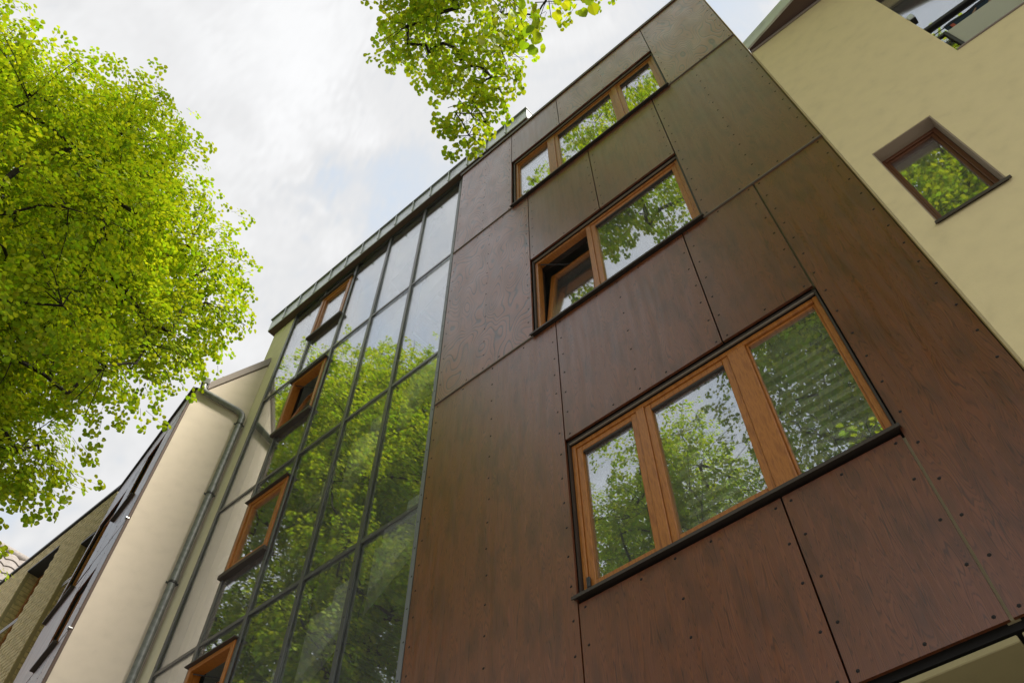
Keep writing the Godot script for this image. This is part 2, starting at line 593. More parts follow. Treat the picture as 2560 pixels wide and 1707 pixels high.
func window_in_cladding(h: Node3D, off: Vector3, q: Array, k: int) -> void:
	var w := group_part(h, "window")
	w.position = off
	var x0: float = q[0] + 0.004
	var x1: float = q[1] - 0.004
	var y0: float = q[2]
	var y1: float = q[3] - 0.004
	var zf := ZF - 0.048
	# lining of the opening, closed behind the cladding
	var st := begin()
	box(st, Vector3(x0 - 0.001, y0, ZF - 0.199), Vector3(x0 + 0.012, y1, ZF - 0.024))
	box(st, Vector3(x1 - 0.012, y0, ZF - 0.199), Vector3(x1 + 0.001, y1, ZF - 0.024))
	box(st, Vector3(x0 + 0.012, y1 - 0.012, ZF - 0.199), Vector3(x1 - 0.012, y1 + 0.001, ZF - 0.024))
	box(st, Vector3(x0 + 0.012, y0, ZF - 0.199), Vector3(x1 - 0.012, y0 + 0.02, ZF - 0.11))
	part(w, "reveal", st, M.brown_metal)
	bx(w, "head_trim", M.head_metal, x0 + 0.013, x1 - 0.013, y1 - 0.026, y1 - 0.0125, ZF - 0.04, ZF - 0.026, 0.002)
	x0 += 0.013
	x1 -= 0.013
	y1 -= 0.028
	y0 += 0.021
	ring(w, "frame", M.larch, x0, x1, y0, y1, zf, zf - 0.075, 0.036, 0.05)
	sill(w, q[0] - 0.02, q[1] + 0.02, q[2] + 0.006, ZF)
	# [left, right, kind] of the lights and of the mullions between them; 1 is a sash, 0 fixed, 2 a sash tilted open
	var lights := []
	if k == 0:
		lights = [[x0 + 0.036, -2.174, 0], [-2.062, -1.139, 1], [-1.074, x1 - 0.036, 1]]
	elif k == 1:
		lights = [[x0 + 0.036, -1.82, 2], [-1.766, x1 - 0.036, 1]]
	else:
		lights = [[x0 + 0.036, -1.668, 1], [-1.602, -0.94, 1], [-0.812, x1 - 0.036, 0]]
	var ya := y0 + 0.05
	var yb := y1 - 0.036
	for j in lights.size():
		var a: float = lights[j][0]
		var b: float = lights[j][1]
		if j > 0:
			uvo = Vector2(rng.randf() * 3.0, rng.randf() * 3.0)
			bx(w, "mullion", M.larch, lights[j - 1][1], a, ya, yb, zf - 0.075, zf - 0.001, 0.004)
		if lights[j][2] == 0:
			ring(w, "glazing_bead", M.larch, a, b, ya, yb, zf - 0.02, zf - 0.06, 0.016, 0.02)
			pane(w, a + 0.012, b - 0.012, ya + 0.014, yb - 0.012, zf - 0.032)
		elif lights[j][2] == 1:
			ring(w, "sash", M.larch, a, b, ya, yb, zf - 0.012, zf - 0.07, 0.048, 0.06)
			bx(w, "weather_bar", M.brown_metal, a + 0.05, b - 0.05, yb - 0.066, yb - 0.050, zf - 0.04, zf - 0.016, 0.002)
			pane(w, a + 0.044, b - 0.044, ya + 0.055, yb - 0.044, zf - 0.034)
		else:
			# tilted inwards about its lower edge, held by a stay
			var s := group_part(w, "tilted_sash")
			s.position = Vector3(0, ya + 0.01, zf - 0.05)
			s.rotation.x = -deg_to_rad(7.0)
			var hgt := yb - ya - 0.02
			var f := begin()
			box(f, Vector3(a + 0.012, 0, -0.06), Vector3(a + 0.062, hgt, 0), 0.004)
			box(f, Vector3(b - 0.062, 0, -0.06), Vector3(b - 0.012, hgt, 0), 0.004)
			box(f, Vector3(a + 0.062, 0, -0.06), Vector3(b - 0.062, 0.06, -0.002), 0.004)
			box(f, Vector3(a + 0.062, hgt - 0.05, -0.06), Vector3(b - 0.062, hgt, -0.002), 0.004)
			# glass in the same piece's frame: sheets are meshes of their own below
			var fr := part(w, "sash", f, M.larch)
			fr.transform = s.transform
			var pn := pane(w, a + 0.058, b - 0.058, 0.055, hgt - 0.046, -0.02)
			pn.transform = s.transform
			s.free()
			var t := begin()
			tube(t, PackedVector3Array([Vector3(a + 0.02, yb - 0.02, zf - 0.02), Vector3(a + 0.3, yb - 0.035, zf - 0.24)]), PackedFloat32Array([0.007, 0.007]), 6)
			part(w, "stay", t, M.dark_metal)
	# hinge at the foot of the lowest window's sash
	if k == 2:
		bx(w, "hinge", M.dark_metal, x0 + 0.03, x0 + 0.055, ya + 0.01, ya + 0.085, zf - 0.005, zf + 0.012, 0.004)


func blinds() -> void:
	# slatted blinds that hang inside the lowest window, behind the middle and the right-hand light
	for q in [[-1.56, -0.93, 4.76, 5.86, "pale slatted blind behind the middle pane of the lowest plywood-house window"], [-0.84, -0.27, 4.76, 5.98, "pale slatted blind behind the right pane of the lowest plywood-house window"]]:
		var b := thing("slatted_blind", q[4], "blind", Vector3(q[0], q[2], ZF - 0.27), "slatted blinds in the lowest window")
		var wdt: float = q[1] - q[0]
		var n := int((q[3] - q[2]) / 0.088)
		for i in n:
			var st := begin()
			box(st, Vector3(-wdt / 2.0, -0.036, -0.002), Vector3(wdt / 2.0, 0.036, 0.002), 0.001)
			var s := part(b, "slat", st, M.slat)
			s.position = Vector3(wdt / 2.0, 0.05 + i * 0.088, 0)
			s.rotation.x = -0.35
		bx(b, "head_rail", M.slat, 0.0, wdt, q[3] - q[2] - 0.01, q[3] - q[2] + 0.04, -0.03, 0.03)
		for c in [0.12, 0.88]:
			bx(b, "cord", M.slat, wdt * c - 0.002, wdt * c + 0.002, 0.0, q[3] - q[2], 0.037, 0.040, 0.0)


# ------------------------------------------------------------------ glazed stairwell
func stairwell() -> void:
	var h := thing("glass_stairwell", "glazed stairwell tower with dark metal bars and four orange wooden windows", "stairwell", Vector3(-5.6, 0, ZG))
	var off := -h.position
	var xs := [-7.50, -6.765, -6.035, -5.27, -4.53, -3.79]
	var ys := [2.1, 4.30, 6.45, 8.65, 10.80, 13.10]
	# orange windows in the second bay
	var ow := [[11.70, 12.77], [9.52, 10.58], [7.28, 8.31], [5.15, 6.20]]
	# bars with their cover screws
	for i in xs.size():
		var wd := 0.025
		var m: Material = M.bar_metal if i < 5 else M.edge_metal
		var b := bx(h, "upright", m, xs[i] - wd, xs[i] + wd, 0.4, 13.10, ZG + 0.002, ZG + 0.020, 0.003)
		b.position = off
		var st := begin()
		var pts := []
		for j in 44:
			pts.append([xs[i] + (0.0 if i < 5 else 0.004), 0.55 + j * 0.285])
		screws(st, pts, ZG + 0.020, 0.008)
		part(b, "screws", st, M.screw, true)
		bx(h, "post", M.dark_metal, xs[i] - 0.025, xs[i] + 0.025, 0.4, 13.05, ZG - 0.15, ZG - 0.034, 0.004).position = off
	for j in range(0, ys.size() - 1):
		for i in 5:
			var t := bx(h, "transom", M.bar_metal, xs[i] + 0.026, xs[i + 1] - 0.026, ys[j] - 0.022, ys[j] + 0.022, ZG + 0.002, ZG + 0.017, 0.003)
			t.position = off
			var st := begin()
			screws(st, [[xs[i] + 0.15, ys[j]], [xs[i] + 0.37, ys[j]], [xs[i] + 0.6, ys[j]]], ZG + 0.017, 0.007)
			part(t, "screws", st, M.bolt, true)
	# panes
	for j in ys.size() - 1:
		for i in 5:
			var spans := [[ys[j], ys[j + 1]]]
			if i == 1:
				for o in ow:
					if o[0] > ys[j] and o[1] < ys[j + 1]:
						spans = [[ys[j], o[0] - 0.02], [o[1] + 0.02, ys[j + 1]]]
			for s in spans:
				var p := pane(h, xs[i] + 0.004, xs[i + 1] - 0.004, s[0] + 0.004, s[1] - 0.004, ZG)
				# no two panes are set quite alike
				var mid := Vector3((xs[i] + xs[i + 1]) / 2.0, (s[0] + s[1]) / 2.0, ZG - 0.01)
				var turn := Basis.from_euler(Vector3(rng.randf_range(-0.0035, 0.0035), rng.randf_range(-0.005, 0.005), 0))
				p.transform = Transform3D(turn, mid - turn * mid + off)
	for k in 4:
		orange_window(h, off, xs[1] + 0.012, xs[2] - 0.030, ow[k][0], ow[k][1], k % 2 == 1)
	# strip of wall left of the glazing and the wall above the neighbour's roof
	var sw := begin()
	wall(sw, -8.06, xs[0] - 0.026, 0.0, 13.09, ZG + 0.004, ZG - 0.25, [])
	part(h, "end_wall", sw, M.pale_plaster).position = off
	bx(h, "side_wall", M.pale_plaster, -8.06, -7.90, 0.0, 13.09, -7.5, ZG - 0.251, 0.0).position = off
	# eaves: zinc trays, soffit, gutter lip
	var xe := -2.45
	var n := 15
	var xl := -8.12
	var eave := group_part(h, "eaves")
	eave.position = off
	for i in n:
		var a := lerpf(xl, xe, float(i) / n)
		var b := lerpf(xl, xe, float(i + 1) / n)
		bx(eave, "fascia_tray", M.zinc, a + 0.001, b - 0.001, 13.125, 13.45, -3.23, -3.176, 0.004)
		if i > 0:
			bx(eave, "standing_seam", M.zinc, a - 0.008, a + 0.008, 13.125, 13.45, -3.1755, -3.150, 0.002)
	bx(eave, "end_tray", M.zinc, xe + 0.001, xe + 0.02, 13.125, 13.45, -4.3, -3.176, 0.003)
	bx(eave, "end_tray", M.zinc, xl - 0.02, xl - 0.001, 13.125, 13.45, -4.3, -3.176, 0.003)
	bx(eave, "gutter_lip", M.edge_metal, xl - 0.03, xe + 0.03, 13.452, 13.485, -3.30, -3.150, 0.005)
	bx(eave, "gutter_lip", M.edge_metal, xe - 0.02, xe + 0.03, 13.452, 13.485, -4.3, -3.302, 0.005)
	bx(eave, "soffit_board", M.soffit, xl - 0.01, xe + 0.01, 13.105, 13.124, -4.3, -3.182, 0.002)
	# the bead where the glass meets the soffit
	bx(eave, "soffit_bead", M.dark_metal, xs[0], xs[5], 13.06, 13.104, ZG + 0.003, ZG + 0.03, 0.003)
	bx(h, "roof", M.membrane, -8.06, xe, 13.13, 13.44, -7.5, -3.24, 0.0).position = off
	# inside: back and side walls, floors and stairs
	bx(h, "back_wall", M.interior_wall, -7.85, -3.70, 0.0, 13.1, -6.3, -6.15, 0.0).position = off
	bx(h, "inner_wall", M.interior_wall, -7.72, -7.62, 0.0, 13.1, -6.14, ZG - 0.26, 0.0).position = off
	bx(h, "inner_wall", M.interior_wall, -3.78, -3.70, 0.0, 13.1, -6.14, ZG - 0.16, 0.0).position = off
	for f in 5:
		var base := 3.55 + f * 2.30      # level of the landing on the left
		var fl := group_part(h, "stair_flight")
		fl.position = off
		var going := 0.275
		var rise := 0.178
		var steps := 6
		var x0 := -5.60
		var prof := PackedVector3Array()
		prof.append(Vector3(x0 - 0.1, base - 0.30, -3.50))
		prof.append(Vector3(x0 - 0.1, base, -3.50))
		for s in steps:
			prof.append(Vector3(x0 + s * going, base + s * rise, -3.50))
			prof.append(Vector3(x0 + s * going, base + (s + 1) * rise, -3.50))
		prof.append(Vector3(x0 + steps * going, base + steps * rise, -3.50))
		prof.append(Vector3(x0 + steps * going + 0.12, base + steps * rise, -3.50))
		prof.append(Vector3(x0 + steps * going + 0.12, base + steps * rise - 0.34, -3.50))
		prof.append(Vector3(x0 + 0.25, base - 0.30, -3.50))
		var st := begin()
		prism(st, prof, Vector3(0, 0, -0.10))
		part(fl, "string", st, M.stair_white)
		for s in steps:
			bx(fl, "tread", M.tread_wood, x0 + s * going - 0.02, x0 + (s + 1) * going, base + (s + 1) * rise - 0.06, base + (s + 1) * rise - 0.002, -4.55, -3.601, 0.003)
		# the second flight behind, rising to the left
		var st2 := begin()
		var y2 := base + steps * rise
		prism(st2, PackedVector3Array([Vector3(x0 + steps * going, y2 - 0.25, -4.7), Vector3(x0 + steps * going, y2, -4.7), Vector3(x0, base + 2.30, -4.7), Vector3(x0, base + 2.05, -4.7)]), Vector3(0, 0, -0.9))
		part(fl, "back_flight", st2, M.tread_wood)
		bx(h, "landing", M.interior_wall, -7.61, x0 - 0.101, base - 0.2, base, -6.14, -3.56, 0.004).position = off


func orange_window(h: Node3D, off: Vector3, x0: float, x1: float, y0: float, y1: float, open: bool) -> void:
	var w := group_part(h, "window")
	w.position = off
	var zf := ZG + 0.032
	ring(w, "frame", M.larch, x0, x1, y0, y1, zf, zf - 0.12, 0.05, 0.06)
	bx(w, "hood", M.brown_metal, x0 - 0.03, x1 + 0.025, y1 + 0.001, y1 + 0.016, zf - 0.10, zf + 0.035, 0.002)
	bx(w, "sill", M.brown_metal, x0 - 0.03, x1 + 0.025, y0 - 0.055, y0 - 0.001, zf - 0.04, zf + 0.034, 0.004)
	var a := x0 + 0.052
	var b := x1 - 0.052
	var ya := y0 + 0.062
	var yb := y1 - 0.052
	if open:
		var tr := Transform3D(Basis(Vector3.RIGHT, -deg_to_rad(12.0)), Vector3(0, ya, zf - 0.05))
		var f := begin()
		var hg := yb - ya - 0.01
		box(f, Vector3(a, 0, -0.055), Vector3(a + 0.05, hg, 0), 0.004)
		box(f, Vector3(b - 0.05, 0, -0.055), Vector3(b, hg, 0), 0.004)
		box(f, Vector3(a + 0.05, 0, -0.055), Vector3(b - 0.05, 0.05, -0.002), 0.004)
		box(f, Vector3(a + 0.05, hg - 0.05, -0.055), Vector3(b - 0.05, hg, -0.002), 0.004)
		part(w, "sash", f, M.larch).transform = tr
		pane(w, a + 0.046, b - 0.046, 0.046, hg - 0.046, -0.02).transform = tr
		var t := begin()
		tube(t, PackedVector3Array([Vector3(a + 0.01, yb - 0.02, zf - 0.03), Vector3(a + 0.22, yb - 0.05, zf - 0.24)]), PackedFloat32Array([0.006, 0.006]), 6)
		part(w, "stay", t, M.dark_metal)
	else:
		ring(w, "sash", M.larch, a, b, ya, yb, zf - 0.015, zf - 0.08, 0.045, 0.05)
		pane(w, a + 0.041, b - 0.041, ya + 0.046, yb - 0.041, zf - 0.04)


# ------------------------------------------------------------------ yellow rendered house on the right
func yellow_house() -> void:
	var zw := -3.165
	var h := thing("yellow_house", "pale yellow rendered house on the right with a small deep window and a French balcony", "house", Vector3(2.2, 0, zw))
	var off := -h.position
	var win := [0.492, 0.905, 5.83, 6.88]
	var log_ := [1.335, 3.1, 7.39, 9.3]
	var st := begin()
	wall(st, 0.352, 5.2, 0.0, 9.72, zw, zw - 0.32, [win, log_])
	# the rough bevelled end of the render beside the plywood
	quad(st, Vector3(0.352, 0, zw), Vector3(0.352, 9.72, zw), Vector3(0.338, 9.72, ZF - 0.02), Vector3(0.338, 0, ZF - 0.02), Vector3(-0.93, 0, 0.36))
	part(h, "wall", st, M.yellow_plaster).position = off
	# eaves: soffit that widens to the right, with a zinc front
	var es := begin()
	prism(es, PackedVector3Array([Vector3(0.345, 9.735, zw - 0.1), Vector3(0.345, 9.735, zw + 0.035), Vector3(5.3, 9.735, zw + 1.12), Vector3(5.3, 9.735, zw - 0.1)]), Vector3(0, 0.02, 0))
	part(h, "soffit", es, M.soffit).position = off
	var ef := begin()
	prism(ef, PackedVector3Array([Vector3(0.34, 9.73, zw + 0.036), Vector3(0.34, 9.93, zw + 0.036), Vector3(5.3, 9.93, zw + 1.121), Vector3(5.3, 9.73, zw + 1.121)]), Vector3(-0.004, 0, 0.02))
	part(h, "fascia", ef, M.zinc).position = off
	bx(h, "eaves_moulding", M.taupe_metal, 0.352, 5.2, 9.69, 9.722, zw + 0.002, zw + 0.02, 0.004).position = off
	bx(h, "roof", M.membrane, 0.40, 5.2, 9.76, 10.0, -7.4, zw - 0.1, 0.0).position = off
	bx(h, "back_wall", M.room_wall, 0.40, 5.2, 0.0, 9.7, -7.4, -7.2, 0.0).position = off
	bx(h, "side_wall", M.interior_wall, 0.40, 0.48, 0.0, 9.7, -7.19, zw - 0.33, 0.0).position = off
	bx(h, "side_wall", M.interior_wall, 5.1, 5.2, 0.0, 9.7, -7.19, zw - 0.33, 0.0).position = off
	for y in [4.6, 7.05]:
		bx(h, "floor", M.interior_wall, 0.49, 5.09, y, y + 0.25, -7.19, zw - 0.33, 0.0).position = off
	# small window set deep in the wall, with a taupe lining
	var w := group_part(h, "window")
	w.position = off
	var l := begin()
	var d := 0.11
	box(l, Vector3(win[0] - 0.001, win[2], zw - d), Vector3(win[0] + 0.008, win[3], zw - 0.003))
	box(l, Vector3(win[1] - 0.008, win[2], zw - d), Vector3(win[1] + 0.001, win[3], zw - 0.003))
	box(l, Vector3(win[0] + 0.008, win[3] - 0.008, zw - d), Vector3(win[1] - 0.008, win[3] + 0.001, zw - 0.003))
	part(w, "lining", l, M.lining)
	ring(w, "frame", M.dark_wood, win[0] + 0.009, win[1] - 0.009, win[2] + 0.012, win[3] - 0.009, zw - d + 0.02, zw - d - 0.05, 0.03)
	ring(w, "sash", M.dark_wood, win[0] + 0.039, win[1] - 0.039, win[2] + 0.042, win[3] - 0.039, zw - d + 0.008, zw - d - 0.045, 0.022)
	pane(w, win[0] + 0.057, win[1] - 0.057, win[2] + 0.06, win[3] - 0.057, zw - d - 0.005)
	sill(w, win[0] - 0.01, win[1] + 0.015, win[2] + 0.01, zw, 0.022)
	# French window with its railing
	var f := group_part(h, "french_window")
	f.position = off
	var zg := zw - 0.14
	ring(f, "frame", M.brown_metal, log_[0] + 0.002, log_[1] - 0.002, log_[2] + 0.002, log_[3] - 0.002, zg + 0.05, zg - 0.03, 0.03)
	bx(f, "mullion", M.brown_metal, 2.18, 2.25, log_[2] + 0.033, log_[3] - 0.033, zg - 0.03, zg + 0.045)
	pane(f, log_[0] + 0.03, 2.182, log_[2] + 0.03, log_[3] - 0.03, zg)
	pane(f, 2.248, log_[1] - 0.03, log_[2] + 0.03, log_[3] - 0.03, zg)
	bx(f, "head_board", M.brown_metal, log_[0] + 0.003, log_[1] - 0.003, 9.02, 9.10, zg + 0.055, zg + 0.11)
	bx(f, "threshold", M.taupe_metal, log_[0] + 0.003, log_[1] - 0.003, log_[2] + 0.001, log_[2] + 0.014, zg + 0.055, zw + 0.012)
	var r := group_part(h, "railing")
	r.position = off
	var zr := zw - 0.02
	bx(r, "handrail", M.black_metal, log_[0] + 0.003, log_[1] - 0.003, 7.98, 8.02, zr - 0.05, zr - 0.005, 0.005)
	for y in [7.92, 7.86]:
		var c := begin()
		tube(c, PackedVector3Array([Vector3(log_[0] + 0.003, y, zr - 0.02), Vector3(log_[1] - 0.003, y, zr - 0.02)]), PackedFloat32Array([0.004, 0.004]), 6)
		part(r, "wire", c, M.black_metal)
	bx(r, "post", M.black_metal, log_[0] + 0.06, log_[0] + 0.085, 7.405, 7.80, zr - 0.045, zr - 0.012, 0.003)
	bx(r, "bracket", M.black_metal, log_[0] + 0.004, log_[0] + 0.059, 7.77, 7.80, zr - 0.04, zr - 0.015, 0.003)
	for k in 30:
		bx(r, "slat", M.rib_panel, log_[0] + 0.087, log_[1] - 0.01, 7.42 + k * 0.0125, 7.42 + k * 0.0125 + 0.009, zr - 0.032, zr - 0.02, 0.002)
	bx(r, "bottom_rail", M.black_metal, log_[0] + 0.087, log_[1] - 0.003, 7.403, 7.416, zr - 0.045, zr - 0.01, 0.002)
	# small grey box with a dark face on the jamb
	var lb := group_part(h, "jamb_box")
	lb.position = off
	bx(lb, "case", M.zinc, log_[0] + 0.004, log_[0] + 0.05, 8.22, 8.30, zw - 0.06, zw + 0.01, 0.006)
	bx(lb, "face", M.black_metal, log_[0] + 0.006, log_[0] + 0.048, 8.208, 8.219, zw - 0.055, zw + 0.004, 0.002)
	# dark blue printed cloth hung inside the railing
	var cl := thing("hanging_cloth", "dark blue cloth with a red stripe and tan figures behind the balcony wires", "cloth", Vector3(1.75, 7.72, zr - 0.075))
	var cs := begin()
	var nx := 14
	for i in nx:
		var xa := -0.29 + i * 0.06
		var xb := xa + 0.06
		var za := 0.010 * sin(i * 1.7)
		var zb := 0.010 * sin((i + 1) * 1.7)
		quad(cs, Vector3(xa, 0.0, za), Vector3(xb, 0.0, zb), Vector3(xb, 0.27, zb * 0.6), Vector3(xa, 0.27, za * 0.6))
		quad(cs, Vector3(xa, 0.0, za - 0.006), Vector3(xb, 0.0, zb - 0.006), Vector3(xb, 0.27, zb * 0.6 - 0.006), Vector3(xa, 0.27, za * 0.6 - 0.006))
	part(cl, "sheet", cs, M.blue_cloth)
	bx(cl, "stripe", M.red_cloth, -0.262, -0.236, 0.01, 0.20, 0.013, 0.016, 0.0)
	for k in 5:
		var t := begin()
		var x0 := -0.12 + k * 0.12
		tube(t, PackedVector3Array([Vector3(x0, 0.03, 0.014), Vector3(x0 + 0.03, 0.09, 0.014), Vector3(x0 + 0.01, 0.14, 0.014), Vector3(x0 + 0.05, 0.19, 0.014)]), PackedFloat32Array([0.008, 0.014, 0.012, 0.005]), 5)
		part(cl, "printed_figure", t, M.tan_cloth)


# ------------------------------------------------------------------ cream house on the left
func cream_house() -> void:
	# the side wall runs back obliquely from the street corner; here x points out of it and z along it to the street
	var h := thing("cream_house", "cream rendered side wall with zinc downpipe and a plywood street front seen edge-on", "house", Vector3(-8.19, 0, -2.546))
	h.rotation.y = -deg_to_rad(27.66)
	var back := h.transform.affine_inverse()
	var zb := -0.832
	var zc := -0.035
	var st := begin()
	prism(st, PackedVector3Array([Vector3(0, 0, zc), Vector3(0, 0, zb), Vector3(0, 11.93, zb), Vector3(0, 11.0, -0.165), Vector3(0, 10.97, -0.15), Vector3(0, 10.97, zc)]), Vector3(-0.268, 0, 0.082))
	part(h, "side_wall", st, M.cream_plaster)
	# thin expansion line beside the pipe
	bx(h, "joint_bead", M.taupe_metal, 0.001, 0.005, 0.0, 10.45, -0.828, -0.822, 0.0)
	# sloping zinc verge
	var v := begin()
	prism(v, PackedVector3Array([Vector3(0.004, 11.015, -0.17), Vector3(0.004, 11.955, -0.83), Vector3(0.004, 12.145, -0.83), Vector3(0.004, 11.185, -0.165)]), Vector3(0.022, 0, 0))
	part(h, "verge", v, M.taupe_metal)
	var rf := begin()
	prism(rf, PackedVector3Array([Vector3(0, 11.0, -0.165), Vector3(0, 11.93, zb), Vector3(0, 12.11, zb), Vector3(0, 11.17, -0.165)]), Vector3(-0.25, 0, 0.076))
	part(h, "roof", rf, M.taupe_metal)
	# coping along the short level top, rainwater head and downpipe
	bx(h, "coping", M.dark_metal, -0.10, 0.015, 10.972, 11.0, -0.16, zc + 0.02, 0.004)
	var dp := group_part(h, "downpipe")
	bx(dp, "rainwater_head", M.pipe_zinc, 0.005, 0.115, 11.03, 11.15, -0.165, -0.06, 0.008)
	var px := 0.06
	var pz := -0.775
	var pts := PackedVector3Array()
	var rad := PackedFloat32Array()
	var path := [Vector3(px, 11.05, -0.115), Vector3(px, 10.98, -0.115), Vector3(px, 10.925, -0.13), Vector3(px, 10.89, -0.17), Vector3(px, 10.87, -0.23), Vector3(px, 10.72, -0.66), Vector3(px, 10.695, -0.715), Vector3(px, 10.655, -0.755), Vector3(px, 10.60, pz), Vector3(px, 10.5, pz)]
	for p in path:
		pts.append(p)
		rad.append(0.047)
	var ts := begin()
	tube(ts, pts, rad, 14)
	part(dp, "swan_neck", ts, M.pipe_zinc)
	var yy := 10.51
	var joints := [9.12, 7.73, 5.4, 3.2, 0.0]
	for j in joints:
		var t2 := begin()
		tube(t2, PackedVector3Array([Vector3(px, yy, pz), Vector3(px, j + 0.01, pz)]), PackedFloat32Array([0.045, 0.045]), 14)
		part(dp, "pipe", t2, M.pipe_zinc)
		if j > 0.0:
			var t3 := begin()
			tube(t3, PackedVector3Array([Vector3(px, j - 0.02, pz), Vector3(px, j + 0.02, pz), Vector3(px, j + 0.10, pz)]), PackedFloat32Array([0.050, 0.052, 0.048]), 14)
			part(dp, "sleeve", t3, M.pipe_zinc)
		yy = j
	for y in [10.44, 9.08, 7.69, 5.3]:
		var cl := begin()
		tube(cl, PackedVector3Array([Vector3(px, y - 0.012, pz), Vector3(px, y + 0.012, pz)]), PackedFloat32Array([0.053, 0.053]), 14)
		box(cl, Vector3(px - 0.006, y - 0.011, pz - 0.070), Vector3(px + 0.006, y + 0.011, pz - 0.052))
		box(cl, Vector3(px - 0.006, y - 0.011, pz + 0.052), Vector3(px + 0.006, y + 0.011, pz + 0.070))
		box(cl, Vector3(0.001, y - 0.008, pz - 0.007), Vector3(px - 0.04, y + 0.008, pz + 0.007))
		part(dp, "clamp", cl, M.dark_metal)
	# plywood street front, turned away by about eleven degrees
	var f := group_part(h, "street_front")
	f.transform = back * Transform3D(Basis(Vector3.UP, -deg_to_rad(10.64)), Vector3(-10.777, 0, -3.032))
	var L := 2.632
	var W := [[1.503, 2.095, 9.262, 10.511], [0.127, 1.037, 8.447, 10.193], [1.587, 2.201, 6.997, 8.003], [0.127, 1.037, 5.304, 6.913], [1.535, 2.17, 4.352, 5.727]]
	var b := begin()
	wall(b, 0.0, L - 0.075, 3.08, 10.966, -0.03, -0.2, W)
	part(f, "wall", b, M.membrane)
	bx(f, "corner_board", M.soffit, L - 0.03, L, 0.0, 10.966, -0.05, -0.001, 0.002)
	bx(f, "top_cap", M.dark_metal, -0.01, L + 0.01, 10.971, 11.003, -0.2, 0.03, 0.004)
	var P := [[0.0, 1.27, 10.193, 10.966, 0], [1.27, L - 0.032, 10.511, 10.966, 2], [1.058, 1.503, 8.479, 10.49, 1], [2.095, L - 0.032, 8.479, 10.49, 2], [1.503, 2.095, 8.479, 9.241, 0], [0.0, 0.127, 8.447, 10.172, 1], [0.0, 1.566, 6.944, 8.415, 2], [2.201, L - 0.032, 6.944, 8.458, 0], [1.587, 2.201, 8.024, 8.458, 1], [1.058, 1.535, 3.082, 6.923, 0], [2.17, L - 0.032, 3.082, 6.923, 2], [1.535, 2.17, 5.749, 6.923, 1], [0.0, 0.127, 5.304, 6.913, 1], [0.0, 1.058, 3.082, 5.283, 2], [1.535, 2.17, 3.082, 4.33, 1]]
	for q in P:
		panel(h, f.transform, q[0], q[1], q[2], q[3], 0.0, 0.25, q[4], false)
	for q in W:
		var fw := group_part(h, "window")
		fw.transform = f.transform
		var sl := begin()
		box(sl, Vector3(q[0] - 0.03, q[2] - 0.03, -0.09), Vector3(q[1] + 0.03, q[2], 0.05), 0.003)
		part(fw, "sill", sl, M.brown_metal)
		ring(fw, "frame", M.larch, q[0] + 0.002, q[1] - 0.002, q[2] + 0.002, q[3] - 0.002, -0.05, -0.12, 0.06)
		pane(fw, q[0] + 0.055, q[1] - 0.055, q[2] + 0.055, q[3] - 0.055, -0.08)
	for y in [8.468, 6.934]:
		bx(f, "joint_clip", M.steel, L - 0.04, L + 0.01, y - 0.006, y + 0.006, -0.02, 0.02, 0.001)
	bx(h, "back_wall", M.room_wall, -10.7, -8.5, 0.0, 10.9, -7.4, -7.2, 0.0).transform = back
	bx(h, "side_wall", M.room_wall, -10.72, -10.62, 0.0, 10.9, -7.19, -3.35, 0.0).transform = back


